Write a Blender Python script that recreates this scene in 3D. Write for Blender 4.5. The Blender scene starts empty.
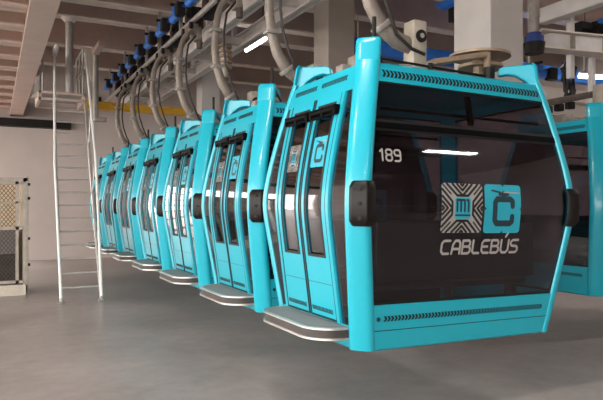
import bpy, bmesh, math, random
from mathutils import Vector, Matrix
random.seed(7)
S = bpy.context.scene
COL = S.collection

# ------------------------------------------------------------------ materials
def mat(name, col, rough=.5, metal=0., noise=0., scale=8., coat=0., bump=0., spec=.5):
    m = bpy.data.materials.new(name); m.use_nodes = True
    nt = m.node_tree; b = nt.nodes['Principled BSDF']
    b.inputs['Base Color'].default_value = (*col, 1)
    b.inputs['Roughness'].default_value = rough
    b.inputs['Metallic'].default_value = metal
    b.inputs['Specular IOR Level'].default_value = spec
    if coat:
        b.inputs['Coat Weight'].default_value = coat
        b.inputs['Coat Roughness'].default_value = .06
    tc = nt.nodes.new('ShaderNodeTexCoord')
    n = nt.nodes.new('ShaderNodeTexNoise'); n.inputs['Scale'].default_value = scale
    n.inputs['Detail'].default_value = 5
    nt.links.new(tc.outputs['Object'], n.inputs['Vector'])
    if noise:
        r = nt.nodes.new('ShaderNodeValToRGB')
        r.color_ramp.elements[0].position = .3; r.color_ramp.elements[1].position = .7
        r.color_ramp.elements[0].color = (*[c*(1-noise) for c in col], 1)
        r.color_ramp.elements[1].color = (*[min(1, c*(1+noise)) for c in col], 1)
        nt.links.new(n.outputs['Fac'], r.inputs['Fac'])
        nt.links.new(r.outputs['Color'], b.inputs['Base Color'])
    if bump:
        bp = nt.nodes.new('ShaderNodeBump'); bp.inputs['Strength'].default_value = bump
        nt.links.new(n.outputs['Fac'], bp.inputs['Height'])
        nt.links.new(bp.outputs['Normal'], b.inputs['Normal'])
    return m

def glass_mat(name, tint, f0=.05):
    m = bpy.data.materials.new(name); m.use_nodes = True
    nt = m.node_tree; nt.nodes.clear()
    N = nt.nodes.new
    out = N('ShaderNodeOutputMaterial'); mix = N('ShaderNodeMixShader')
    tr = N('ShaderNodeBsdfTransparent'); tr.inputs['Color'].default_value = (*tint, 1)
    gl = N('ShaderNodeBsdfGlossy'); gl.inputs['Roughness'].default_value = .03
    gl.inputs['Color'].default_value = (1, 1, 1, 1)
    lw = N('ShaderNodeLayerWeight'); lw.inputs['Blend'].default_value = .5
    p = N('ShaderNodeMath'); p.operation = 'POWER'; p.inputs[1].default_value = 4.0
    ma = N('ShaderNodeMath'); ma.operation = 'MULTIPLY_ADD'
    ma.inputs[1].default_value = 1-f0; ma.inputs[2].default_value = f0
    nt.links.new(lw.outputs['Facing'], p.inputs[0]); nt.links.new(p.outputs[0], ma.inputs[0])
    nt.links.new(ma.outputs[0], mix.inputs['Fac'])
    nt.links.new(tr.outputs[0], mix.inputs[1]); nt.links.new(gl.outputs[0], mix.inputs[2])
    nt.links.new(mix.outputs[0], out.inputs['Surface'])
    return m

def emit_mat(name, col, s):
    m = bpy.data.materials.new(name); m.use_nodes = True
    b = m.node_tree.nodes['Principled BSDF']
    b.inputs['Base Color'].default_value = (*col, 1)
    b.inputs['Emission Color'].default_value = (*col, 1)
    b.inputs['Emission Strength'].default_value = s
    return m

M = dict(
    teal=mat('cyan_paint', (.008, .42, .55), .3, noise=.03, scale=2, coat=.4),
    teal_fin=mat('teal_cast_paint', (.035, .40, .45), .4, noise=.05, scale=6),
    black=mat('black_plastic', (.003, .003, .0035), .5, noise=.2, spec=.05),
    bump=mat('bumper_rubber', (.008, .006, .005), .4, noise=.2, scale=14, spec=.28),
    seal=mat('rubber_seal', (.006, .006, .007), .5),
    inner=mat('cabin_lining', (.035, .033, .035), .6, noise=.1),
    bench=mat('bench_plastic', (.05, .05, .055), .5, noise=.1),
    glass=glass_mat('tinted_glass', (.64, .61, .645), .045),
    white=mat('white_vinyl', (.42, .40, .385), .4, noise=.03),
    logo=mat('cyan_vinyl', (.025, .42, .56), .4, noise=.03),
    ink=mat('dark_vinyl', (.02, .045, .06), .4, noise=.03),
    alu=mat('brushed_aluminium', (.62, .60, .58), .35, metal=.8, noise=.08, scale=20),
    tread=mat('anti_slip_tread', (.25, .235, .225), .65, noise=.15, scale=60, bump=.2),
    groove=mat('step_rubber', (.06, .05, .048), .6, noise=.2),
    galv=mat('galvanised_steel', (.40, .37, .345), .45, metal=.45, noise=.15, scale=9),
    arm=mat('galvanised_arm', (.27, .23, .20), .5, metal=.3, noise=.22, scale=12),
    tan=mat('zinc_yellow_steel', (.36, .27, .19), .5, metal=.2, noise=.2, scale=10),
    cream=mat('cream_painted_steel', (.58, .52, .44), .5, noise=.08),
    bracket=mat('bracket_paint', (.40, .35, .29), .5, metal=.1, noise=.12, scale=12),
    cable=mat('black_cable', (.02, .017, .016), .5),
    concrete=mat('column_concrete', (.46, .425, .405), .8, noise=.06, scale=3, bump=.05),
    tancol=mat('column_warm_concrete', (.33, .28, .245), .8, noise=.08, scale=3),
    wall=mat('wall_panel', (.58, .505, .475), .75, noise=.05, scale=1.2),
    ceil=mat('ceiling_deck', (.22, .175, .155), .8, noise=.12, scale=2),
    deck=mat('mezzanine_deck', (.62, .40, .26), .8, noise=.15, scale=2.5),
    girder=mat('girder_paint', (.50, .385, .335), .65, noise=.08, scale=2),
    flange=mat('flange_paint', (.74, .64, .575), .6, noise=.1, scale=5),
    rail=mat('rail_paint', (.66, .62, .60), .5, noise=.1, scale=5),
    dark=mat('dark_steel', (.014, .012, .0115), .55, noise=.3, spec=.25),
    brown=mat('brown_steel', (.10, .07, .058), .6, noise=.25),
    blue=mat('blue_paint', (.015, .16, .62), .4, noise=.1, scale=6),
    navy=mat('deep_blue_paint', (.02, .05, .26), .45, noise=.15, scale=6),
    tyre=mat('tyre_rubber', (.012, .011, .011), .7, noise=.3),
    yellow=mat('yellow_paint', (.72, .42, .03), .5, noise=.1),
    lad=mat('ladder_aluminium', (.60, .58, .56), .4, metal=.5, noise=.1, scale=12),
    lad_shine=mat('ladder_painted_shine', (.86, .85, .83), .35, noise=.03),  # near-white tone carries the shine of the galvanised handrails
    cagep=mat('cage_paint', (.42, .37, .32), .55, noise=.15, scale=10),
    board=mat('daylight_cream', (.80, .66, .48), .7, noise=.06),  # cream tone stands in for daylight beyond the cage
    crate=mat('grey_crate', (.30, .28, .28), .7, noise=.1),
    box=mat('dark_box', (.05, .045, .045), .7, noise=.2),
    tube=emit_mat('fluorescent_tube', (1, .97, .92), 9),
)

def floor_mat():
    m = bpy.data.materials.new('polished_concrete'); m.use_nodes = True
    nt = m.node_tree; b = nt.nodes['Principled BSDF']; N = nt.nodes.new; L = nt.links.new
    tc = N('ShaderNodeTexCoord')
    n1 = N('ShaderNodeTexNoise'); n1.inputs['Scale'].default_value = .45; n1.inputs['Detail'].default_value = 6; n1.inputs['Roughness'].default_value = .6
    n2 = N('ShaderNodeTexNoise'); n2.inputs['Scale'].default_value = 5; n2.inputs['Detail'].default_value = 8; n2.inputs['Roughness'].default_value = .7
    L(tc.outputs['Object'], n1.inputs['Vector']); L(tc.outputs['Object'], n2.inputs['Vector'])
    mx = N('ShaderNodeMath'); mx.operation = 'MULTIPLY_ADD'; mx.inputs[1].default_value = .45
    L(n2.outputs['Fac'], mx.inputs[0]); L(n1.outputs['Fac'], mx.inputs[2])
    r = N('ShaderNodeValToRGB')
    r.color_ramp.elements[0].position = .5; r.color_ramp.elements[0].color = (.25, .212, .20, 1)
    r.color_ramp.elements[1].position = 1.0; r.color_ramp.elements[1].color = (.50, .435, .41, 1)
    L(mx.outputs[0], r.inputs['Fac']); L(r.outputs['Color'], b.inputs['Base Color'])
    rr = N('ShaderNodeMapRange'); rr.inputs['To Min'].default_value = .28; rr.inputs['To Max'].default_value = .48
    L(n1.outputs['Fac'], rr.inputs['Value']); L(rr.outputs[0], b.inputs['Roughness'])
    b.inputs['Specular IOR Level'].default_value = .5
    return m
M['floor'] = floor_mat()

# ------------------------------------------------------------------ mesh helpers
class MB:
    def __init__(self): self.bm = bmesh.new()
    def box(self, c, s, rot=None, bevel=0.):
        g = bmesh.ops.create_cube(self.bm, size=1)
        vs = g['verts']
        m = Matrix.Translation(Vector(c)) @ (rot.to_4x4() if rot else Matrix()) @ Matrix.Diagonal((*s, 1))
        bmesh.ops.transform(self.bm, matrix=m, verts=vs)
        if bevel:
            es = list({e for v in vs for e in v.link_edges})
            bmesh.ops.bevel(self.bm, geom=es, offset=bevel, segments=2, affect='EDGES', profile=.5)
        return self
    def span(self, a, b, bevel=0.):
        a, b = Vector(a), Vector(b)
        return self.box((a+b)/2, [abs(x) for x in (b-a)], bevel=bevel)
    def bar(self, a, b, w, h, bevel=0., up=(0, 0, 1)):
        a, b = Vector(a), Vector(b); d = b-a; L = d.length; d.normalize()
        up = Vector(up)
        if abs(d.dot(up)) > .98: up = Vector((0, 1, 0))
        x = d.cross(up).normalized(); z = x.cross(d)
        R = Matrix((x, d, z)).transposed()
        return self.box((a+b)/2, (w, L, h), R, bevel)
    def cyl(self, a, b, r, n=16, r2=None):
        a, b = Vector(a), Vector(b); d = b-a
        R = d.to_track_quat('Z', 'Y').to_matrix().to_4x4()
        bmesh.ops.create_cone(self.bm, cap_ends=True, segments=n, radius1=r, radius2=r if r2 is None else r2,
                              depth=d.length, matrix=Matrix.Translation((a+b)/2) @ R)
        return self
    def tube(self, pts, r, n=10, rz=None):
        pts = [Vector(p) for p in pts]; rings = []; prev = None
        for i, p in enumerate(pts):
            t = (pts[min(i+1, len(pts)-1)]-pts[max(i-1, 0)]).normalized()
            x = prev - t*prev.dot(t) if prev is not None else t.orthogonal()
            if prev is None:
                c = Vector((0, 1, 0)) - t*t.y
                if c.length > .2: x = c
            x.normalize(); prev = x; y = t.cross(x)
            ra = r[i] if isinstance(r, (list, tuple)) else r
            rb = rz[i] if isinstance(rz, (list, tuple)) else (rz or ra)
            rings.append([self.bm.verts.new(p + x*ra*math.cos(k*2*math.pi/n) + y*rb*math.sin(k*2*math.pi/n)) for k in range(n)])
        for A, B in zip(rings, rings[1:]):
            for k in range(n): self.bm.faces.new((A[k], A[(k+1) % n], B[(k+1) % n], B[k]))
        self.bm.faces.new(rings[0][::-1]); self.bm.faces.new(rings[-1])
        return self
    def rings(self, rings):
        R = [[self.bm.verts.new(Vector(p)) for p in r] for r in rings]; n = len(R[0])
        for A, B in zip(R, R[1:]):
            for k in range(n): self.bm.faces.new((A[k], A[(k+1) % n], B[(k+1) % n], B[k]))
        self.bm.faces.new(R[0][::-1]); self.bm.faces.new(R[-1])
        return self
    def prism(self, poly, f0, f1):
        """poly: 2-D points; f0, f1 map a 2-D point to the two end faces"""
        return self.rings([[f0(p) for p in poly], [f1(p) for p in poly]])
    def build(self, name, m, parent=None, bevel=0., smooth=True, ang=35):
        bmesh.ops.recalc_face_normals(self.bm, faces=self.bm.faces[:])
        me = bpy.data.meshes.new(name); self.bm.to_mesh(me); self.bm.free()
        me.materials.append(m)
        if smooth:
            for p in me.polygons: p.use_smooth = True
            me.set_sharp_from_angle(angle=math.radians(ang))
        o = bpy.data.objects.new(name, me); COL.objects.link(o)
        if parent: o.parent = parent
        if bevel:
            b = o.modifiers.new('bevel', 'BEVEL'); b.width = bevel; b.segments = 2; b.limit_method = 'ANGLE'
        return o

def tag(o, label, cat, group=None, kind=None):
    o['label'] = label; o['category'] = cat
    if group: o['group'] = group
    if kind: o['kind'] = kind
    return o
def empty(name, loc=(0, 0, 0)):
    o = bpy.data.objects.new(name, None); COL.objects.link(o); o.location = loc
    o.empty_display_size = .1
    return o
def copy_tree(o, parent=None, skip=()):
    c = o.copy(); COL.objects.link(c); c.parent = parent
    for ch in list(o.children):
        if ch.name.split('.')[0] not in skip: copy_tree(ch, c, skip)
    return c

# ------------------------------------------------------------------ cabin surface
HU, HV, TOP = .960, .665, 2.12
PROF = [(-.05, .017), (0, .025), (.3, .069), (.6, .113), (.85, .149), (.97, .164), (1.05, .169), (1.13, .166), (1.25, .154),
        (1.45, .122), (1.7, .072), (1.9, .028), (2.12, -.025), (2.3, -.07)]
def o_(w):
    for i in range(len(PROF)-1):
        if w <= PROF[i+1][0]:
            p0 = PROF[max(i-1, 0)]; p1 = PROF[i]; p2 = PROF[i+1]; p3 = PROF[min(i+2, len(PROF)-1)]
            h = p2[0]-p1[0]; t = (w-p1[0])/h
            m1 = (p2[1]-p0[1])/max(p2[0]-p0[0], 1e-6)*h; m2 = (p3[1]-p1[1])/max(p3[0]-p1[0], 1e-6)*h
            return ((2*t**3-3*t*t+1)*p1[1] + (t**3-2*t*t+t)*m1 + (-2*t**3+3*t*t)*p2[1] + (t**3-t*t)*m2)
    return PROF[-1][1]
hu = lambda w: HU+o_(w)
hv = lambda w: HV+o_(w)
def F(side, h, w, off=0.):
    if side == 'f': return Vector((h, -(hv(w)+off), w))
    if side == 'b': return Vector((h, hv(w)+off, w))
    if side == 'l': return Vector((-(hu(w)+off), h, w))
    return Vector((hu(w)+off, h, w))
def shell(mb, side, h0, h1, w0, w1, t0, t1, nw=None):
    f0 = h0 if callable(h0) else (lambda w: h0)
    f1 = h1 if callable(h1) else (lambda w: h1)
    nw = nw or max(1, int(abs(w1-w0)/.07))
    rings = []
    for i in range(nw+1):
        w = w0+(w1-w0)*i/nw
        a, b = f0(w), f1(w)
        rings.append([F(side, a, w, t0), F(side, b, w, t0), F(side, b, w, t1), F(side, a, w, t1)])
    mb.rings(rings)
    return mb
def frame(mb, side, h0, h1, w0, w1, g, t0, t1):
    """a rectangular border of width g lying on the cabin's face"""
    f0 = h0 if callable(h0) else (lambda w: h0)
    f1 = h1 if callable(h1) else (lambda w: h1)
    shell(mb, side, f0, lambda w: f0(w)+g, w0, w1, t0, t1)
    shell(mb, side, lambda w: f1(w)-g, f1, w0, w1, t0, t1)
    shell(mb, side, lambda w: f0(w)+g, lambda w: f1(w)-g, w0, w0+g, t0, t1)
    shell(mb, side, lambda w: f0(w)+g, lambda w: f1(w)-g, w1-g, w1, t0, t1)
    return mb

# flat vinyl drawing on a cabin face
class Ink:
    def __init__(self, side, h0, w0, sx, sy, off, slant=0.):
        self.mb = MB(); self.a = (side, h0, w0, sx, sy, off, slant)
    def p(self, x, y):
        side, h0, w0, sx, sy, off, sl = self.a
        return F(side, h0+(x+sl*y)*sx, w0+y*sy, off)
    def poly(self, pts):
        self.mb.bm.faces.new([self.mb.bm.verts.new(self.p(*q)) for q in pts])
    def fill(self, x0, y0, x1, y1, n=20, c=.0):
        """a filled rounded rectangle in horizontal strips"""
        ys = [y0+(y1-y0)*i/n for i in range(n+1)]
        if c: ys = sorted(set(ys+[y0+c*.3, y0+c, y1-c, y1-c*.3]))
        def ins(y):
            d = min(y-y0, y1-y)
            return 0 if not c or d >= c else c-math.sqrt(max(0, c*c-(c-d)**2))
        for a, b in zip(ys, ys[1:]):
            self.poly([(x0+ins(a), a), (x1-ins(a), a), (x1-ins(b), b), (x0+ins(b), b)])
    def stroke(self, pts, t):
        side, h0, w0, sx, sy, off, sl = self.a
        ax, ay = t/2/abs(sx), t/2/sy
        fine = []
        for (x0, y0), (x1, y1) in zip(pts, pts[1:]):
            n = max(1, int(abs(y1-y0)/.1+.5))
            fine += [((x0+(x1-x0)*i/n, y0+(y1-y0)*i/n), (x0+(x1-x0)*(i+1)/n, y0+(y1-y0)*(i+1)/n)) for i in range(n)]
        for (x0, y0), (x1, y1) in fine:
            dx, dy = (x1-x0)*sx, (y1-y0)*sy; L = math.hypot(dx, dy)
            nx, ny = -dy/L*t/2/sx, dx/L*t/2/sy
            self.poly([(x0+nx, y0+ny), (x0-nx, y0-ny), (x1-nx, y1-ny), (x1+nx, y1+ny)])
        for x, y in pts:
            self.poly([(x+ax*math.cos(k*math.pi/4), y+ay*math.sin(k*math.pi/4)) for k in range(8)])
    def build(self, name, m, parent):
        return self.mb.build(name, m, parent, smooth=False)

GLY = {
 'C': ([[(.8, 1), (.2, 1), (0, .8), (0, .2), (.2, 0), (.75, 0)]], .8),
 'A': ([[(0, 0), (.06, .7), (.28, 1), (.62, 1), (.8, .8), (.8, 0)], [(.05, .36), (.8, .36)]], .8),
 'B': ([[(.0, .53), (.6, .53), (.74, .68), (.74, .86), (.6, 1), (0, 1), (0, 0), (.62, 0), (.8, .15), (.8, .38), (.62, .53)]], .8),
 'L': ([[(0, 1), (0, .16), (.15, 0), (.7, 0)]], .7),
 'E': ([[(.75, 1), (.2, 1), (0, .8), (0, .2), (.2, 0), (.75, 0)], [(0, .5), (.6, .5)]], .75),
 'U': ([[(0, 1), (0, .2), (.2, 0), (.6, 0), (.8, .2), (.8, 1)], [(.4, 1.28), (.62, 1.6)]], .8),
 'S': ([[(.8, 1), (.2, 1), (0, .85), (0, .68), (.16, .53), (.64, .5), (.8, .36), (.8, .15), (.62, 0), (0, 0)]], .8),
 '1': ([[(.05, .8), (.3, 1), (.3, 0)]], .42),
 '8': ([[(.15, .53), (0, .68), (0, .86), (.15, 1), (.5, 1), (.65, .86), (.65, .68), (.5, .53), (.15, .53), (0, .38), (0, .15), (.15, 0), (.5, 0), (.65, .15), (.65, .38), (.5, .53)]], .65),
 '9': ([[(.65, .5), (.15, .5), (0, .64), (0, .86), (.15, 1), (.5, 1), (.65, .86), (.65, .15), (.5, 0), (.05, 0)]], .65),
}
def write(ink, text, gap, t):
    tot = sum(GLY[c][1] for c in text)+gap*(len(text)-1); x = 0
    for c in text:
        st, wd = GLY[c]
        for s in st: ink.stroke([(x+a, b) for a, b in s], t)
        x += wd+gap
    return tot
def text_on(side, text, h0, h1, w0, ht, off, t, slant, name, m, parent, gap=.3):
    tot = sum(GLY[c][1] for c in text)+gap*(len(text)-1)
    k = Ink(side, h0, w0, (h1-h0)/tot, ht, off, slant)
    write(k, text, gap, t)
    return k.build(name, m, parent)

def emblem_hatched(side, h0, h1, w0, w1, off, parent):
    """rounded square of nested white chevrons round a small cyan plate"""
    fx = lambda x: x+.5
    W, H = h1-h0, w1-w0
    k = Ink(side, h0, w0, W, H, off)
    k.fill(.01, .01, .99, .99, 20, .06)
    o = k.build('emblem', M['white'], parent)
    k = Ink(side, h0, w0, W, H, off+.002)
    t = .046*abs(W); E = .48
    for q in range(4):
        def R(x, y):
            for _ in range(q): x, y = -y, x
            return (x+.5, y+.5)
        for a in (.25, .355, .445):
            L = (E-a)*1.02
            k.stroke([R(-L, E), R(0, a), R(L, E)], t)
        k.stroke([R(-.37, E), R(-.13, .25), R(.13, .25), R(.37, E)], t)
        k.stroke([R(-E, E), R(-.28, .28)], t*.7)
    k.build('emblem_lines', M['seal'], o)
    k = Ink(side, h0, w0, W, H, off+.004); k.fill(.31, .29, .69, .71, 10, .04)
    k.build('emblem_plate', M['logo'], o)
    k = Ink(side, h0, w0, W, H, off+.006)
    t2 = .045*abs(W)
    k.stroke([(.36, .44), (.36, .66), (.45, .66), (.45, .44)], t2); k.stroke([(.45, .66), (.54, .66), (.54, .44)], t2)
    k.stroke([(.59, .66), (.63, .66), (.63, .44)], t2); k.stroke([(.33, .36), (.67, .36)], t2*.7)
    k.build('emblem_sign', M['ink'], o)
    return o
def emblem_cabin(side, h0, h1, w0, w1, off, parent):
    """cyan rounded square with an angular dark C hanging from a cable"""
    W, H = h1-h0, w1-w0
    k = Ink(side, h0, w0, W, H, off); k.fill(0, 0, 1, 1, 20, .07)
    o = k.build('badge', M['logo'], parent)
    k = Ink(side, h0, w0, W, H, off+.002); t = .125*abs(W)
    k.stroke([(.76, .56), (.76, .66), (.70, .70), (.34, .70), (.28, .63), (.28, .27), (.34, .2), (.70, .2), (.76, .24), (.76, .34)], t)
    k.stroke([(.52, .70), (.52, .82)], t*.9)
    k.stroke([(.40, .80), (.64, .80)], t*.45)
    k.stroke([(.20, .875), (.44, .835)], t*.3)
    for a, b in ((.5, 0), (.5, 1), (0, .5), (1, .5)):
        k.poly([(a-.04, b if b in (0, 1) else b-.04), (a+.0 if b in (0, 1) else a+(.05 if a == 0 else -.05), (b+.05 if b == 0 else b-.05) if b in (0, 1) else b),
                (a+.04 if b in (0, 1) else a, b if b in (0, 1) else b+.04)] if b in (0, 1) else
               [(a, b-.04), (a+(.05 if a == 0 else -.05), b), (a, b+.04)])
    k.build('badge_sign', M['ink'], o)
    k = Ink(side, h0, w0, W, H, off+.004); k.stroke([(.52, .845), (.95, .835)], t*.22)
    k.build('badge_line', M['white'], o)
    return o

def vents(side, h0, h1, w0, w1, off, n, name, parent, lean=.5):
    mb = MB(); d = (h1-h0)/n
    for i in range(n):
        a = h0+d*i; wm = (w0+w1)/2; b = d*.6; s = d*lean
        for (x0, x1, y0, y1) in ((a, a+s, w0, wm), (a+s, a, wm, w1)):
            mb.rings([[F(side, x0, y0, off), F(side, x0+b, y0, off), F(side, x0+b, y0, off+.002), F(side, x0, y0, off+.002)],
                      [F(side, x1, y1, off), F(side, x1+b, y1, off), F(side, x1+b, y1, off+.002), F(side, x1, y1, off+.002)]])
    return mb.build(name, M['seal'], parent, smooth=False)

# ------------------------------------------------------------------ the gondola cabin
PW = .19
def make_cabin():
    root = empty('gondola_cabin')
    # corner posts with their roof fins and bumpers
    for sx in (-1, 1):
        for sy in (-1, 1):
            d = Vector((sx, sy, 0)).normalized(); t = Vector((-d.y, d.x, 0))
            base = lambda w: Vector((sx*hu(w), sy*hv(w), w)) - d*.064
            # cross-section: flat outer face with well rounded edges
            sec = []
            for k in range(15):
                x = math.cos(math.pi*k/14)
                sec.append((PW/2*x, .010-.050*(1-(1-min(1, abs(x))**3.2)**(1/2.2))))
            sec += [(-PW/2+.004, -.046), (PW/2-.004, -.046)]
            ws = [-.006+i*(TOP+.006)/34 for i in range(35)]
            post = MB().rings([[base(w)+t*a+d*b for a, b in sec] for w in ws]).build('corner_post', M['teal'], root, ang=50)
            prof = [(.0, 2.0), (-.004, 2.12), (-.028, 2.26), (-.042, 2.285), (-.08, 2.296), (-.30, 2.288), (-.34, 2.272), (-.35, 2.215), (-.33, 2.205),
                    (-.27, 2.215), (-.20, 2.20), (-.12, 2.15), (-.07, 2.09), (-.04, 2.0)]
            b0 = base(TOP); b0.z = 0
            fp = lambda s: (lambda p: b0 + d*p[0] + Vector((0, 0, p[1])) + t*s)
            MB().prism(prof, fp(-.042), fp(.042)).build('roof_fin', M['teal'], post, bevel=.012)
            ws = [TOP-.02+i*.195/8 for i in range(9)]
            MB().rings([[b0+Vector((0, 0, w))+t*a*(1 if w < 2.28 else .9)+d*(b*.55-.004-(max(0, w-2.12)*.17)-(.012 if w > 2.28 else 0)) for a, b in sec] for w in ws]).build('post_cap', M['teal'], post, ang=50)
            if sy > 0: continue
            bm_ = MB(); rr = []; g = -sx
            for i in range(9):
                w = .895+.32*i/8; e = .045 if 0 < i < 8 else .022; k = .015 if i in (0, 8) else 0
                c = base(w); T = t*g
                rr.append([c+T*(-.052+k)+d*(-.02), c+T*(-.052+k)+d*(e-.02), c+T*(-.03+k)+d*e, c+T*(.085-k)+d*e, c+T*(.115-k)+d*(e-.04), c+T*(.125-k)+d*(-.05)])
            bm_.rings(rr)
            bo = bm_.build('bumper', M['bump'], post, bevel=.008)
            for w in (.955, 1.055, 1.155):
                c = base(w)+d*.044+t*g*.03
                MB().cyl(c, c+d*.007, .016, 12).cyl(c+d*.007, c+d*.014, .007, 8).build('bumper_bolt', M['dark'], post)
    # floor pan, roof
    c = .09
    def octo(w, e=0.):
        a, b = hu(w)-.02+e, hv(w)-.02+e
        return [(-a+c, -b, w), (a-c, -b, w), (a, -b+c, w), (a, b-c, w), (a-c, b, w), (-a+c, b, w), (-a, b-c, w), (-a, -b+c, w)]
    MB().rings([octo(-.02, -.02), octo(.0), octo(.05)]).build('floor_pan', M['teal'], root)
    MB().rings([octo(2.045, -.03), octo(2.07, -.01), octo(2.10, -.01), octo(2.125, -.06)]).build('roof', M['teal'], root)
    ih = lambda w: hu(w)-.105
    iv = lambda w: hv(w)-.105
    nih = lambda w: -ih(w)
    niv = lambda w: -iv(w)
    # front and rear ends
    for sd in ('f', 'b'):
        p = shell(MB(), sd, nih, ih, .0, .33, -.05, -.004).build('end_panel', M['teal'], root)
        vents(sd, -.80, .80, .205, .245, -.004, 52, 'vent', p)
        shell(MB(), sd, lambda w: nih(w)+.01, lambda w: ih(w)-.01, .135, .141, -.004, -.002).build('panel_seam', M['ink'], p)
        MB().cyl(F(sd, -.845, .225, -.008), F(sd, -.845, .225, .001), .017, 12).build('lock', M['ink'], p)
        h = shell(MB(), sd, nih, ih, 1.955, 2.07, -.05, -.006).build('end_header', M['teal'], root)
        vents(sd, -.80, .80, 1.990, 2.045, -.006, 46, 'vent', h)
        g = shell(MB(), sd, nih, ih, .33, 1.60, -.026, -.018).build('end_window', M['glass'], root)
        frame(MB(), sd, nih, ih, .325, 1.605, .022, -.03, -.015).build('seal', M['seal'], g)
        g = shell(MB(), sd, nih, ih, 1.655, 1.955, -.026, -.018).build('vent_window', M['glass'], root)
        frame(MB(), sd, nih, ih, 1.645, 1.96, .02, -.03, -.013).build('seal', M['seal'], g)
        shell(MB(), sd, nih, ih, 1.60, 1.645, -.04, -.008).build('window_bar', M['black'], root)
        q = MB()
        s = -1 if sd == 'f' else 1
        q.bar(F(sd, .05, 1.69, -.07), F(sd, .05, 1.93, -.07), .05, .03, .008)
        q.bar(F(sd, -.80, 1.76, -.07), F(sd, .80, 1.76, -.07), .02, .02)
        q.build('window_stay', M['black'], root)
        # lining behind the lower panel and a bench along the end
        shell(MB(), sd, lambda w: -hu(w)+.16, lambda w: hu(w)-.16, .04, .34, -.075, -.055).build('lining', M['inner'], root)
        b = MB(); yb = s*(HV-.26)
        b.span((-.80, yb-.15, .40), (.80, yb+.15, .45), .015)
        b.span((-.80, s*(HV-.06)-.02, .47), (.80, s*(HV-.06)+.02, .92), .01)
        b.span((-.78, yb-.05, .06), (-.74, yb+.05, .40)); b.span((.74, yb-.05, .06), (.78, yb+.05, .40))
        b.build('bench', M['bench'], root)
    # plain side opposite the doors
    sd = 'r'
    p = shell(MB(), sd, niv, iv, .0, .33, -.05, -.012).build('side_panel', M['teal'], root)
    vents(sd, -.50, .50, .205, .245, -.012, 34, 'vent', p)
    h = shell(MB(), sd, niv, iv, 1.955, 2.07, -.05, -.006).build('side_header', M['teal'], root)
    vents(sd, -.50, .50, 1.995, 2.04, -.006, 36, 'vent', h)
    g = shell(MB(), sd, niv, iv, .33, 1.955, -.026, -.018).build('wide_side_window', M['glass'], root)
    frame(MB(), sd, niv, iv, .325, 1.96, .022, -.03, -.015).build('seal', M['seal'], g)
    # door side
    for sd in ('l',):
        h = shell(MB(), sd, niv, iv, 1.90, 2.07, -.05, -.004).build('side_header', M['teal'], root)
        for a, b in ((-.44, -.04), (.04, .44)):
            vents(sd, a, b, 1.99, 2.03, -.004, 17, 'vent', h)
        shell(MB(), sd, lambda w: niv(w)-.01, lambda w: iv(w)+.01, .0, .165, -.05, -.02).build('sill', M['teal'], root)
        for s in (-1, 1):
            # narrow window strip beside the door and its jamb
            lo = lambda w: .462
            hi = lambda w: max(.466, hv(w)-.095)
            a, b = (lo, hi) if s > 0 else ((lambda w: -hi(w)), (lambda w: -lo(w)))
            shell(MB(), sd, a, b, .165, 1.90, -.022, -.014).build('side_window', M['glass'], root)
            a, b = (.425, .465) if s > 0 else (-.465, -.425)
            shell(MB(), sd, a, b, .165, 1.90, -.04, .004).build('door_jamb', M['teal'], root)
            # door leaf: a sheet with an opening for its window
            D = MB(); x0, x1 = (.008, .422) if s > 0 else (-.422, -.008)
            g0, g1 = (.085, .345) if s > 0 else (-.345, -.085)
            shell(D, sd, x0, x1, .17, .655, -.03, .0)
            shell(D, sd, x0, x1, 1.825, 1.90, -.03, .0)
            shell(D, sd, x0, g0, .655, 1.825, -.03, .0); shell(D, sd, g1, x1, .655, 1.825, -.03, .0)
            dr = D.build('door', M['teal'], root)
            shell(MB(), sd, g0, g1, .655, 1.825, -.02, -.012).build('door_window', M['glass'], dr)
            frame(MB(), sd, g0-.012, g1+.012, .643, 1.837, .022, -.001, .004).build('door_window_seal', M['seal'], dr)
            e = (x0, x0+.016) if s > 0 else (x1-.016, x1)
            shell(MB(), sd, *e, .17, 1.9, .0, .005).build('door_edge_seal', M['seal'], dr)
            e = (x1-.010, x1) if s > 0 else (x0, x0+.010)
            shell(MB(), sd, *e, .17, 1.9, .0, .002).build('door_edge_seal', M['seal'], dr)
            vents(sd, x0+.05, x1-.03, .215, .25, .0, 15, 'door_vent', dr)
            shell(MB(), sd, x0+.02, x1-.02, .44, .444, .0, .0015).build('door_seam', M['ink'], dr)
            shell(MB(), sd, x0, x1, .166, .182, -.02, .004).build('door_threshold', M['seal'], dr)
            # black door drive across the top of the leaf
            q = MB(); m0, m1 = (x0+.03, x1-.0) if s > 0 else (x0+.0, x1-.03)
            q.cyl(F(sd, m0, 1.775, .03), F(sd, m1, 1.775, .03), .027, 14)
            q.cyl(F(sd, m0, 1.735, .025), F(sd, m1, 1.735, .025), .010, 8)
            for m in (m0, (m0+m1)/2, m1): q.box(F(sd, m, 1.765, .025), (.05, .035, .075), bevel=.008)
            q.build('door_drive', M['black'], dr)
            if sd == 'l':
                if s > 0: emblem_hatched('l', .315, .115, 1.32, 1.55, -.006, dr)
                else: emblem_cabin('l', -.105, -.33, 1.34, 1.58, -.006, dr)
    # step with rounded corners under the doors
    out = [(-HU+.01, -.61), (-1.17, -.61)]
    R = .24; X = -1.28
    out = [(-HU+.02, -.57)]
    for k in range(9):
        a = math.radians(270-k*11.25); out.append((X+R+R*math.cos(a), -.57+R+R*math.sin(a)))
    for k in range(9):
        a = math.radians(180-k*11.25); out.append((X+R+R*math.cos(a), .54-R+R*math.sin(a)))
    out.append((-HU+.02, .54))
    sc_ = lambda e: [(x+(e if x < -HU else 0), y*(1-e/.6)) for x, y in out]
    z_ = lambda z: (lambda p: (p[0], p[1], z))
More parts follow.
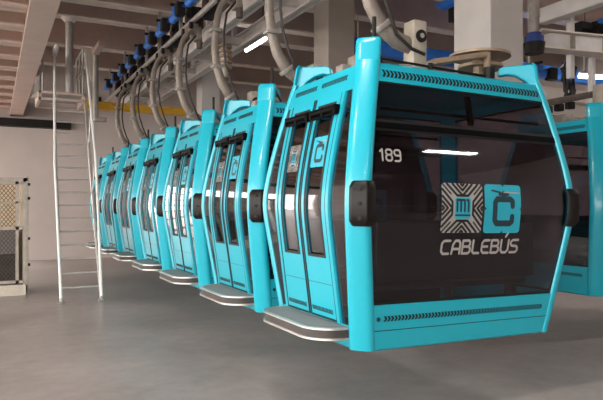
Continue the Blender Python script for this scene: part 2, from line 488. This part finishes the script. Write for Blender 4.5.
    st = MB().prism(sc_(.012), z_(.07), z_(.145)).build('step', M['groove'], root)
    MB().prism(sc_(.03), z_(.145), z_(.152)).build('tread', M['tread'], st)
    for z0, z1 in ((.062, .078), (.137, .151)):
        mb = MB(); A, B = sc_(0), sc_(.03); n = len(A)
        V = [[mb.bm.verts.new((p[0], p[1], z)) for p in L] for L, z in ((A, z0), (A, z1), (B, z1), (B, z0))]
        for i in range(n-1):
            for k in range(4):
                mb.bm.faces.new((V[k][i], V[(k+1) % 4][i], V[(k+1) % 4][i+1], V[k][i+1]))
        mb.bm.faces.new([V[k][0] for k in range(4)]); mb.bm.faces.new([V[3-k][n-1] for k in range(4)])
        mb.build('step_rim', M['alu'], st)
    MB().span((-HU+.0, -.5, .05), (-HU+.2, .5, .14)).build('step_bracket', M['dark'], st)
    # hanger: C-shaped arm from the roof centre to the grip
    ctl = [(-.06, 2.47), (-.20, 2.50), (-.36, 2.60), (-.48, 2.77), (-.555, 3.0), (-.585, 3.25), (-.575, 3.5), (-.54, 3.72), (-.48, 3.88), (-.40, 3.98), (-.36, 4.0)]
    rad = [.075, .08, .074, .065, .058, .054, .051, .048, .046, .045, .044]
    arm = MB().tube([(x, 0, z) for x, z in ctl], [r*.72 for r in rad], 12, rad).build('hanger_arm', M['arm'], root)
    MB().tube([(x*1.0-.0+(.10 if z < 4 else .06), -.085, z+.02-(.1 if z < 2.7 else 0)-(.08 if z > 3.8 else 0)) for x, z in ctl] , .016, 8).build('cable', M['cable'], arm)
    for i in (2, 4, 6):
        x, z = ctl[i]
        MB().box((x, 0, z), (.155, .13, .045), Matrix.Rotation(-.7 if i == 2 else 0, 3, 'Y'), .006).build('clamp_band', M['galv'], arm)
    br = MB().box((0, 0, 2.40), (.15, .16, .58), bevel=.02).build('hanger_bracket', M['bracket'], root)
    q = MB(); q.cyl((0, -.08, 2.545), (0, -.095, 2.545), .055, 18); q.cyl((0, -.08, 2.545), (0, -.10, 2.545), .03, 14)
    q.build('pivot', M['dark'], br)
    q = MB(); q.cyl((0, -.10, 2.545), (0, -.106, 2.545), .022, 12); q.build('pivot_cap', M['galv'], br)
    q = MB().bar((-.78, 0, 2.17), (.78, 0, 2.17), .12, .09, .01)
    q.box((-.62, -.1, 2.2), (.16, .2, .17), bevel=.01); q.box((.62, -.1, 2.18), (.16, .2, .14), bevel=.01)
    q.box((-.2, .0, 2.19), (.12, .3, .14), bevel=.01); q.box((.25, -.05, 2.17), (.3, .3, .1), bevel=.01)
    q.build('roof_carrier', M['arm'], root)
    q = MB().cyl((.25, -.3, 2.18), (.60, -.3, 2.18), .035, 12); q.cyl((-.7, -.34, 2.22), (.55, -.34, 2.2), .011, 8)
    q.cyl((-.1, -.34, 2.12), (-.1, -.34, 2.24), .02, 8); q.cyl((.55, -.34, 2.1), (.55, -.34, 2.28), .05, 10)
    q.build('damper', M['dark'], root)
    q = MB().tube([(-.78, -.52, 2.1), (-.78, -.52, 2.45), (-.78, -.52, 2.47)], .017, 8)
    q.tube([(-.78, -.52, 2.30), (-.60, -.40, 2.12)], .009, 8)
    q.build('latch_rod', M['dark'], root)
    # grip on the rail
    X, Z = -.36, -.41
    g = MB().box((X, 0, 4.44+Z), (.15, .34, .13), bevel=.02)
    g.box((X+.10, 0, 4.36+Z), (.10, .22, .22), bevel=.02); g.bar((X-.02, .0, 4.38+Z), (X+.22, .12, 4.24+Z), .06, .06, .01)
    gp = g.build('grip', M['arm'], root)
    for y in (-.22, .22): MB().cyl((X-.10, y, 4.44+Z), (X-.05, y, 4.44+Z), .055, 14).build('roller', M['dark'], gp)
    MB().cyl((X+.12, -.05, 4.12+Z), (X+.12, -.05, 4.3+Z), .05, 12).build('damper_cylinder', M['brown'], gp)
    return root

ZB = .55
CABU, CABV, SP = 3.335, 4.365, 1.86
cab = make_cabin()
# livery only the front cabin shows
front = []
text_on('f', '189', -.895, -.715, 1.365, .08, -.012, .014, 0, 'number', M['white'], cab, .28)
emblem_hatched('f', -.365, .04, .845, 1.225, -.012, cab)
emblem_cabin('f', .058, .44, .845, 1.225, -.012, cab)
text_on('f', 'CABLEBUS', -.335, .44, .69, .098, -.012, .019, .05, 'lettering', M['white'], cab, .26)
GROUP = 'gondola cabins parked in the long row'
LAB = ['nearest cyan gondola cabin, white number 189 and emblems on its big end window',
       'second cyan gondola cabin of the long row, directly behind the one numbered 189',
       'third cyan gondola cabin of the long row, two behind the one numbered 189',
       'middle cyan gondola cabin of the long row, three cabins before and three behind it',
       'third cyan gondola cabin from the far end of the long row',
       'second to last cyan gondola cabin at the far end of the long row',
       'farthest cyan gondola cabin of the long row, nearest the ladder and back wall']
for i in range(7):
    c = cab if i == 0 else copy_tree(cab, None, ('number', 'damper'))
    c.location = (CABU, CABV+SP*i, ZB)
    tag(c, LAB[i], 'gondola cabin', GROUP)
right = copy_tree(cab, None, ('number',)); right.location = (7.29, 5.47, ZB); right.rotation_euler = (0, 0, math.pi)
tag(right, 'cyan gondola cabin of the second row, cut by the right edge of the photo', 'gondola cabin')
# plates seen over the nearest cabin's roof only
q = MB().bar((.20, .05, 2.36), (.84, .05, 2.51), .16, .05, .008)
q.build('sloping_arm', M['tan'], cab)
q = MB().span((.83, -.03, 2.12), (.87, .03, 2.53), .006); q.build('stay_post', M['tan'], cab)
q = MB().cyl((.99, .25, 2.55), (.99, .25, 2.575), .30, 28); q.cyl((1.0, .25, 2.44), (1.0, .25, 2.47), .22, 24); q.cyl((.93, .2, 2.2), (.93, .2, 2.55), .05, 10)
q.bar((.84, .03, 2.53), (.99, .25, 2.55), .06, .03)
q.build('guide_disc', M['tan'], cab)
cab.rotation_euler = (0, math.radians(.85), 0)
cab.location.x -= .025

# ------------------------------------------------------------------ the hall
U0, U1, V0, V1, HC = -9, 15, -9, 19.75, 6.35
def struct(o, label, cat): return tag(o, label, cat, kind='structure')
struct(MB().span((-30, -30, -.2), (U1, 40, 0)).build('floor', M['floor'], smooth=False), 'polished grey brown concrete floor of the hall', 'floor')
struct(MB().span((U0, V0, HC), (U1+.3, V1+.3, HC+.2)).build('ceiling', M['ceil'], smooth=False), 'brownish grey deck ceiling above the girders', 'ceiling')
w = MB()
w.span((.05, V1, 0), (U1, V1+.25, HC)); w.span((-6.2, V1, 3.2), (.05, V1+.25, HC)); w.span((U0, V1, 0), (-6.2, V1+.25, HC))
struct(w.build('wall_back', M['wall'], smooth=False), 'plain beige grey back wall behind the ladder', 'wall')
struct(MB().span((U1, V0, 0), (U1+.25, V1, HC)).build('wall_right', M['wall'], smooth=False), 'beige grey side wall beyond the second row', 'wall')
w = MB().span((-1, V0-.25, 0), (U1, V0, HC)).span((U0, V0-.25, 4.2), (-1, V0, HC))  # unseen wall, added so the cabin glass reflects brown
struct(w.build('wall_front', M['ceil'], smooth=False), 'tan wall on the near side, unseen, added for the glass reflections', 'wall')
for k, (z0, z1) in enumerate(((0, .25), (1.0, 1.12), (2.3, 2.5))):  # unseen strips, added to streak the reflection in the end window
    struct(MB().span((-1, V0, z0), (U1, V0+.06, z1)).build('trim_%d' % (k+1), M['brown' if k != 1 else 'flange'], smooth=False), ('low dark strip', 'pale strip', 'dark band')[k]+' added on the unseen near wall for reflections', 'trim')
def ibeam_u(u0, u1, v, z, h, name, m, fw=.14, th=.03):
    return MB().span((u0, v-fw, z), (u1, v+fw, z+th)).span((u0, v-fw, z+h-th), (u1, v+fw, z+h)).span((u0, v-.012, z), (u1, v+.012, z+h)).build(name, m, smooth=False)
gv = [9.0, 10.7, 12.25, 13.4, 15.8, 18.0]
gl = ['first ceiling girder from the camera, above the big columns', 'second ceiling girder from the camera, pale bottom flange',
      'third ceiling girder, behind the fluorescent tube', 'ceiling girder carrying the top of the long vertical pipe',
      'ceiling girder carrying the shorter vertical pipe with the pale gusset', 'last ceiling girder, closest to the back wall']
for v, l in zip(gv, gl):
    z = 5.5
    o = empty('ceiling_girder', (0, v, z))
    MB().span((U0, -.012, .03), (U1, .012, .85)).build('web', M['girder'], o, smooth=False)
    MB().span((U0, -.13, 0), (U1, .13, .035)).build('flange', M['flange'], o, smooth=False)
    struct(o, l, 'girder')
for k, (u, v, su, sv, m, l) in enumerate((
        (5.33, 5.53, .52, .62, 'concrete', 'large pale square column between the rows, behind cabin 189 roof'),
        (5.10, 8.85, .50, .5, 'tancol', 'second square column, tan, left of the nearest cabin roof arm'),
        (4.66, 14.2, .45, .45, 'concrete', 'farthest square column, above the third cabin of the row'))):
    o = MB().span((u-su/2, v-sv/2, 2.85 if k == 0 else 0), (u+su/2, v+sv/2, HC), .012).build('column', M[m], ang=20)
    struct(o, l, 'column')
# mezzanine at the left
o = empty('mezzanine', (0, 0, 4.3))
MB().span((-7, 5, .30), (.60, V1-.01, .42)).build('deck', M['deck'], o, smooth=False)
v = 6.2; n = 0
while v < 19.4:
    MB().span((-7, v-.17, .06), (.45, v+.17, .09)).span((-7, v-.012, .06), (.45, v+.012, .30)).build('joist', M['girder'], o, smooth=False)
    v += 1.05
MB().span((.47, 5, -.05), (.78, V1-.02, .42)).span((.43, 5, -.05), (.47, V1-.02, .03)).build('edge_beam', M['girder'], o, smooth=False)
struct(o, 'brown mezzanine deck on grey joists overhead at the left', 'mezzanine')
o = MB().span((-6, V1-.30, 3.93), (2.1, V1-.02, 4.16)).build('wall_beam', M['dark'], smooth=False)
struct(o, 'dark beam running along the back wall below the mezzanine', 'beam')
# yellow hoist beam
o = MB().span((1.9, 15.92, 4.04), (4.6, 16.08, 4.07)).span((1.9, 15.92, 4.21), (4.6, 16.08, 4.24)).span((1.9, 15.99, 4.04), (4.6, 16.01, 4.24)).build('hoist_beam', M['yellow'], smooth=False)
tag(o, 'yellow crane beam crossing behind the hanger arms', 'beam')
# its two drop posts
for u, l in ((2.27, 0), (4.5, 0)): pass

# parking rail and conveyor beams over the long row
o = empty('parking_rail', (CABU-.36, 0, 4.61))
MB().cyl((0, 3.2, .086), (0, 18.6, .086), .045, 12).build('rail_tube', M['galv'], o)
for v in [4.6, 6.8]+[g-.1 for g in gv]:
    MB().span((-.025, v-.04, .1), (.025, v+.04, .888 if v > 8 else 1.738)).build('rail_hanger', M['galv'], o)
MB().span((.31, 5, .52), (.37, 18.5, .64)).build('drive_beam', M['rail'], o)
for v in [5.4, 6.9]+gv: MB().span((.33, v-.03, .64), (.37, v+.03, .888 if v > 8 else 1.738)).build('beam_hanger', M['galv'], o)
tag(o, 'round steel parking rail that the long row of cabins hangs from', 'rail')
o = empty('conveyor_frame', (0, 0, 4.47))
for u in (3.36, 4.02):
    MB().span((u-.08, 3, 0), (u+.08, 18.5, .02)).span((u-.08, 3, .22), (u+.08, 18.5, .24)).span((u-.012, 3, 0), (u+.012, 18.5, .24)).build('side_beam', M['rail'], o, smooth=False)
for v in (4.2, 6.2, 8.0, 10.35, 11.8, 13.1, 14.9, 16.5, 18.0):
    MB().span((3.37, v-.05, .06), (4.01, v+.05, .18)).build('cross_member', M['rail'], o, smooth=False)
for v in gv:
    MB().span((3.98, v-.05, .24), (4.06, v+.05, 1.028)).build('hanger_post', M['rail'], o, smooth=False)
tag(o, 'pale grey twin beam conveyor frame running above the long row', 'conveyor frame')

# blue tyre drives above the rail
DRL = ['nearest', 'second', 'third', 'fourth', 'fifth', 'sixth', 'seventh', 'second to last', 'last']
proto = empty('tyre_drive')
q = MB().cyl((-.18, -.16, .0), (-.18, .22, .0), .075, 16); q.box((-.18, -.02, .09), (.12, .16, .14), bevel=.015)
q.build('motor', M['blue'], proto)
MB().bar((-.15, -.42, .06), (-.15, .42, .06), .09, .06, .005).build('blue_guard', M['blue'], proto)
q = MB(); q.cyl((.04, 0, -.04), (.20, 0, -.04), .22, 24); q.build('tyre', M['tyre'], proto)
q = MB(); q.cyl((.0, 0, -.04), (.23, 0, -.04), .09, 16); q.box((.26, 0, -.02), (.08, .14, .34), bevel=.01); q.build('hub', M['brown'], proto)
MB().box((.24, .30, -.02), (.22, .34, .30), bevel=.02).build('gearbox', M['dark'], proto)
MB().box((-.20, -.33, .02), (.15, .18, .22), bevel=.015).build('switch_box', M['dark'], proto)
MB().span((-.28, -.03, .17), (.3, .03, .209)).span((.24, -.03, .1), (.3, .03, .209)).span((-.22, -.02, .1), (-.14, .02, .209)).build('mount', M['dark'], proto)
for i in range(9):
    d = proto if i == 0 else copy_tree(proto)
    d.location = (CABU-.31, 9.45+i*1.0, 4.92)
    tag(d, DRL[i]+' blue and black tyre drive from the camera in the overhead line', 'tyre drive', 'blue tyre drives above the cabins')

# spring buffer under the conveyor frame
o = empty('spring_buffer', (3.70, 10.35, 4.0))
MB().cyl((0, 0, 0), (0, 0, .52), .07, 14).cyl((0, 0, -.08), (0, 0, .06), .06, 14).build('core', M['cream'], o)
q = MB()
for k in range(5): q.cyl((0, 0, .08+k*.09), (0, 0, .12+k*.09), .14, 18)
q.build('coil', M['tan'], o)
tag(o, 'tan ribbed spring buffer hanging under the conveyor frame left of the fluorescent tube', 'buffer')

# fluorescent lamps
def tube_lamp(a, b, label):
    a, b = Vector(a), Vector(b); o = empty('ceiling_lamp', (a+b)/2); c = (a+b)/2
    MB().cyl(a-c, b-c, .045, 12).build('tube', M['tube'], o)
    d = (b-a).normalized()*.03
    MB().bar(a-c+Vector((0, 0, .055)), b-c+Vector((0, 0, .055)), .09, .04).build('housing', M['rail'], o)
    q = MB()
    for p in (a-c+d*4, b-c-d*4): q.cyl(p+Vector((0, 0, .07)), p+Vector((0, 0, max(.12, 6.36-c.z))), .008, 6)
    q.build('suspension', M['dark'], o)
    tag(o, label, 'lamp', 'fluorescent ceiling lamps')
tube_lamp((5.2, 13.06, 5.2), (5.2, 11.97, 5.2), 'lit fluorescent tube above the second cabin, left of the tan column')
tube_lamp((10.3, 8.2, 4.17), (12.2, 7.7, 4.17), 'lit fluorescent tube at the right edge above the second row')

# vertical pipes at the left
o = empty('hanging_pipe', (1.41, 13.4, 3.885))
MB().cyl((0, 0, 0), (0, 0, 1.615), .078, 16).build('pipe', M['galv'], o)
MB().cyl((0, 0, 1.53), (0, 0, 1.61), .10, 16, .17).build('cap', M['flange'], o)
tag(o, 'long vertical steel pipe hanging from the girder behind the ladder top', 'pipe')
o = empty('hanging_pipe', (2.27, 15.8, 3.72))
MB().cyl((0, 0, 0), (0, 0, 1.78), .075, 16).build('pipe', M['galv'], o)
MB().prism([(.06, .95), (.06, 1.78), (.34, 1.78), (.34, 1.5)], lambda p: (-p[0], -.03, p[1]), lambda p: (-p[0], .03, p[1])).build('gusset', M['cream'], o, smooth=False)
MB().bar((.0, -1.0, 1.70), (.0, .1, 1.70), .14, .12).build('outrigger', M['girder'], o, smooth=False)
MB().box((.12, 0, .05), (.28, .16, .10), bevel=.02).build('foot_clamp', M['galv'], o)
tag(o, 'shorter vertical steel pipe with a cream gusset near the back wall', 'pipe')
# junction box on back wall
o = MB().box((2.94, V1-.05, 4.9), (.12, .1, .2), bevel=.01).build('wall_box', M['dark']); tag(o, 'small dark box high on the back wall beside the blue drives', 'box')

# ladder with handrails up to its landing
o = empty('ladder', (1.32, 10.75, 0))
A0, A1 = Vector((-.32, 0, 0)), Vector((-.24, 2.25, 3.72)); B0, B1 = Vector((.32, 0, 0)), Vector((.34, 2.2, 3.72))
for a, b in ((A0, A1), (B0, B1)):
    MB().bar(a, b, .045, .07, .008).build('stile', M['lad'], o)
    MB().bar(a+Vector((0, -.05, .0)), a+Vector((0, .05, .02)), .10, .05).build('foot', M['galv'], o)
for k in range(1, 16):
    t = k/16
    MB().cyl(A0.lerp(A1, t), B0.lerp(B1, t), .016, 8).build('rung', M['lad'], o)
for a, b, s in ((A0, A1, -1), (B0, B1, 1)):
    top = b+Vector((.0, -.1, .95)); foot = a+Vector((s*.0, -.04, .08))
    MB().tube([foot, foot.lerp(top, .5)+Vector((s*.05, -.05, 0)), top, top+Vector((0, .08, .03)), top+Vector((0, .12, -.04))], .024, 10).build('handrail', M['lad_shine'], o)
    if s < 0: MB().tube([top+Vector((0, 0, -.10)), top+Vector((.02, .0, .02)), top+Vector((.05, .02, .12))], [.04, .055, .045], 10).build('handrail_grip', M['lad_shine'], o)  # the knob's shine is put into its near-white colour
    for t in (.25, .5, .75):
        MB().cyl(a.lerp(b, t), foot.lerp(top, t)+Vector((s*.03, -.03, 0)), .012, 6).build('rail_brace', M['lad'], o)
    
tag(o, 'tall aluminium ladder with handrails leaning up to the overhead landing', 'ladder')
o = empty('landing', (0, 13.06, 3.72))
q = MB()
for z in (0, .13): q.span((.80, 0, z), (1.70, .05, z+.05)); q.span((.80, 1.1, z), (1.70, 1.15, z+.05))
q.span((.80, 0, .0), (.85, 1.15, .18)); q.span((1.65, 0, .0), (1.70, 1.15, .18))
q.build('edge_frame', M['girder'], o, smooth=False)
q = MB()
for k in range(9): q.span((.83, .08+k*.12, .13), (1.68, .14+k*.12, .16))
q.build('grating', M['galv'], o, smooth=False)
for p in ((.88, .05), (1.64, .55), (1.64, 1.1)):
    MB().cyl((p[0], p[1], .1), (p[0], p[1], 1.1), .02, 8).build('guard_post', M['galv'], o)
MB().cyl((1.64, .05, 1.1), (1.64, 1.1, 1.1), .02, 8).cyl((1.64, .05, .65), (1.64, 1.1, .65), .015, 8).cyl((1.64, .05, .1), (1.64, .05, 1.1), .018, 8).build('guard_rail', M['galv'], o)
MB().span((.62, .4, .58), (.70, .5, .72)).span((.70, .4, .1), (.84, .5, .16)).span((.76, .4, .16), (.84, .5, .66)).span((.70, .4, .6), (.84, .5, .66)).build('bracket', M['galv'], o)
tag(o, 'small grated landing at the top of the ladder beside the mezzanine', 'platform')

# wire mesh cage at the left edge
o = empty('mesh_cage', (-.25, 12.07, 0))
W, D_, H = .78, 1.1, 2.12
for x in (-W, W):
    for y in (0, D_):
        MB().span((x-.045, y-.0, 0.0), (x+.045, y+.07, H), .004).build('post', M['cagep'], o)
q = MB().span((-W, 0, H-.07), (W, .06, H)).span((-W, D_, H-.07), (W, D_+.06, H)).span((-W-.03, 0, H-.06), (-W+.03, D_, H)).span((W-.03, 0, H-.06), (W+.03, D_, H))
q.build('top_frame', M['cagep'], o, smooth=False)
q = MB().span((-W, -.02, .0), (W, .04, .19)).span((-W, D_, .0), (W, D_+.06, .19)).span((W-.02, 0, 0), (W+.03, D_, .19)); q.build('kick_plate', M['cream'], o, smooth=False)
MB().span((-W, 0, .12), (W, D_, .17)).build('base', M['crate'], o, smooth=False)
q = MB().span((-W+.05, -.02, .22), (W-.05, .02, .27)).span((-W+.05, -.02, 2.0), (W-.05, .02, 2.05)).span((-W+.05, -.02, 1.18), (W-.05, .02, 1.24)).span((-W+.05, -.02, .22), (-W+.10, .02, 2.05)).span((W-.17, -.02, .22), (W-.12, .02, 2.05)).span((-W+.05, -.02, 1.66), (W-.05, .02, 1.69))
dr = q.build('door', M['cagep'], o, smooth=False)
q = MB(); x0, x1, z0, z1 = -W+.08, W-.14, .25, 2.02; st = .085
for sgn in (1, -1):
    c = -3.
    while c < 5:
        # z = z0 + sgn*1.25*(x-x0) + c
        pts = []
        for x in (x0, x1):
            z = z0+sgn*1.25*(x-x0)+c
            if z0 <= z <= z1: pts.append((x, z))
        for z in (z0, z1):
            x = x0+(z-z0-c)/(sgn*1.25)
            if x0 < x < x1: pts.append((x, z))
        if len(pts) == 2: q.bar((pts[0][0], 0, pts[0][1]), (pts[1][0], 0, pts[1][1]), .012, .01)
        c += st
q.build('wire_mesh', M['brown'], dr, smooth=False)
q = MB()
for z in (.55, 1.02, 1.75, 2.0): q.cyl((W+.03, -.03, z), (W+.07, -.03, z), .025, 10)
q.build('hinge', M['dark'], o)
MB().span((-W+.05, D_-.05, .2), (W-.05, D_-.01, 2.05)).build('daylight_board', M['board'], o, smooth=False)  # added board, coloured like the daylight seen through the mesh
MB().span((W-.05, .1, .2), (W-.03, D_, 2.05)).build('side_mesh_board', M['cagep'], o, smooth=False)
tag(o, 'beige wire mesh cage with hinged door at the left edge', 'cage')
o = MB().span((-.95, 12.4, .17), (.40, 13.0, .72), .02).build('storage_box', M['box']); tag(o, 'dark box standing on the floor of the mesh cage', 'box')
o = MB().span((-.95, 12.4, .72), (.40, 13.0, 1.2), .02).build('storage_crate', M['crate']); tag(o, 'grey crate on top of the dark box in the mesh cage', 'crate')

# ------------------------------------------------------------------ right hand overhead gear
o = empty('ventilation_pipe', (6.35, 5.75, 3.73))
MB().cyl((0, 0, .12), (0, 0, 2.62), .065, 18).build('pipe', M['galv'], o)
q = MB().cyl((0, 0, 0), (0, 0, .10), .12, 18); q.cyl((0, 0, .08), (0, 0, .15), .09, 18); q.build('blue_fitting', M['navy'], o)
q = MB()
for z in (.9, .55, .35): q.cyl((0, 0, z), (0, 0, z+.04), .072, 18)
q.build('ring', M['galv'], o)
MB().cyl((0, 0, -.12), (0, 0, .02), .12, 18, .14).build('collar', M['dark'], o)
tag(o, 'vertical galvanised pipe with a blue end fitting right of the large column', 'pipe')
# rails of the second row
o = empty('parking_rail', (7.27, 0, 4.30))
MB().span((-.09, 3.2, 0), (.09, 6.45, .22), .01).build('rail_beam', M['rail'], o)
q = MB().span((.0, 3.4, .22), (.06, 3.5, 2.06)).span((0, 5.9, .22), (.06, 6.0, 2.06)); q.build('rail_hanger', M['rail'], o)
MB().cyl((.38, 3.2, .396), (.38, 6.15, .396), .045, 10).build('rail_tube', M['galv'], o)
for v in (4.3, 6.0): MB().span((.35, v-.03, .43), (.41, v+.03, 2.04)).build('rail_hanger', M['galv'], o)
tag(o, 'straight grey rail beam over the second row in the top right corner', 'rail')
o = empty('guide_rail', (0, 0, 3.87))
pts = []
for k in range(15):
    t = k/14
    u = 7.02+2.6*t; v = 6.28-.30*t-.35*t*t; pts.append((u, v))
q = MB(); q.rings([[(u-.02, v-.05, .02), (u+.02, v+.05, .02), (u+.02, v+.05, .24-.06*(k == 0)), (u-.02, v-.05, .24-.06*(k == 0))] for k, (u, v) in enumerate(pts)])
q.build('channel', M['rail'], o)
q = MB(); q.rings([[(u-.05, v-.12, .25), (u+.05, v+.12, .25), (u+.05, v+.12, .27), (u-.05, v-.12, .27)] for u, v in pts]); q.rings([[(u-.05, v-.12, 0), (u+.05, v+.12, 0), (u+.05, v+.12, .02), (u-.05, v-.12, .02)] for u, v in pts])
q.build('lip', M['flange'], o)
q = MB()
for k in (3, 6, 9, 12):
    u, v = pts[k]; q.box((u-.02, v-.07, .13), (.05, .05, .24))
q.build('rib', M['arm'], o)
q = MB().span((7.68, 6.27, -.35), (7.77, 6.35, 2.45), .004); q.build('support_post', M['rail'], o)
q = MB().span((8.13, 6.25, -.75), (8.21, 6.33, -.0), .004); q.build('support_post', M['rail'], o)
tag(o, 'curved pale guide rail with ribs at the upper right', 'rail')
def hung(name, m, a, b, label, cat, bevel=.015):
    a, b = Vector(a), Vector(b); c = (a+b)/2; o = empty(name, c)
    MB().span(a-c, b-c, bevel).build('run', m, o)
    n = max(2, int((b.x-a.x)/3)+1)
    for i in range(n):
        x = a.x+.3+(b.x-a.x-.6)*i/(n-1)
        MB().cyl((x-c.x, 0, b.z-c.z), (x-c.x, 0, (5.499 if a.y > 8.5 else HC-.002)-c.z), .012, 6).build('drop_rod', M['galv'], o)
    tag(o, label, cat)
hung('cable_duct', M['blue'], (5.343, 8.87, 4.25), (14.6, 9.07, 4.50), 'long blue overhead duct behind the nearest cabin roof', 'duct')
hung('maintenance_beam', M['flange'], (7.6, 7.6, 3.5), (11.5, 7.85, 3.72), 'pale horizontal beam above the second row, right of cabin 189', 'beam')
o = empty('roof_stay', (0, 0, 0))
MB().bar((6.55, 5.9, 2.97), (8.1, 5.75, 3.30), .12, .09, .01).build('stay_bar', M['brown'], o)
for k in range(3): MB().box((6.75+k*.22, 5.88, 2.92+.045*k), (.10, .1, .10), bevel=.01).build('roller_block', M['dark'], o)
tag(o, 'dark brown bar with roller blocks over the second row cabin roof', 'bar')
o = empty('cable_bundle', (8.17, 6.72, 3.50))
q = MB()
for k in range(12):
    a = [random.uniform(-.10, .10) for _ in range(6)]
    q.tube([(a[0]*.5, a[1]*.5, .4), (a[2]-.02, a[3], .3), (a[4], a[5], .12), (a[0]+.05, a[3]*.7, -.05), (a[5], a[1], -.22)], .024, 7)
q.build('cables', M['cable'], o)
MB().box((.0, 0, .34), (.14, .14, .14), bevel=.02).build('junction', M['navy'], o)
MB().cyl((0, 0, .5), (0, 0, 3.0), .03, 8).build('conduit', M['galv'], o)
tag(o, 'bundle of black cables under a blue junction above the second row', 'cables')
# drives over the second row, blue
for i, (u, v, z, l) in enumerate(((7.0, 7.9, 5.0, 'blue drive unit at the top right above the pipe with blue fitting'), (8.6, 6.3, 4.35, 'blue drive unit at the right edge under the straight grey rail'),
                                  (8.6, 7.9, 3.95, 'low blue drive unit above the pale horizontal beam'))):
    d = copy_tree(proto); d.location = (u, v, z); d.rotation_euler = (0, 0, math.radians(90 if i else 0))
    tag(d, l, 'tyre drive')
    MB().cyl((0, 0, .2), (0, 0, 6.36-z), .025, 8).build('drop_rod', M['galv'], d)

# ------------------------------------------------------------------ light
wd = bpy.data.worlds.new('daylight'); S.world = wd; wd.use_nodes = True
bg = wd.node_tree.nodes['Background']; bg.inputs['Color'].default_value = (1.0, .96, .90, 1); bg.inputs['Strength'].default_value = 4.2
def area(name, loc, rot, sx, sy, e, col=(1, .97, .93)):
    l = bpy.data.lights.new(name, 'AREA'); l.shape = 'RECTANGLE'; l.size = sx; l.size_y = sy; l.energy = e; l.color = col
    o = bpy.data.objects.new(name, l); COL.objects.link(o); o.location = loc; o.rotation_euler = rot
    return o
for u in (-2, 1.0, 9.5):
    for v in (-3, 3, 9, 15):
        if u == 1.0 and v > 8: continue
        area('ceiling_light', (u, v, 5.4), (0, 0, 0), 1.5, .22, 45)

cam = bpy.data.cameras.new('camera'); co = bpy.data.objects.new('camera', cam); COL.objects.link(co)
cam.sensor_width = 36; cam.lens = 36*608/603; cam.shift_y = 6.5/603
co.location = (0, 0, 1.6); co.rotation_euler = (math.radians(90), 0, -math.radians(26.9))
cam.clip_end = 200
S.camera = co
vs = S.view_settings; vs.view_transform = 'Standard'; vs.look = 'None'; vs.gamma = 1; vs.use_curve_mapping = False
vs.exposure = 0.72
S.cycles.use_denoising = True
S.cycles.max_bounces = 10; S.cycles.transparent_max_bounces = 24
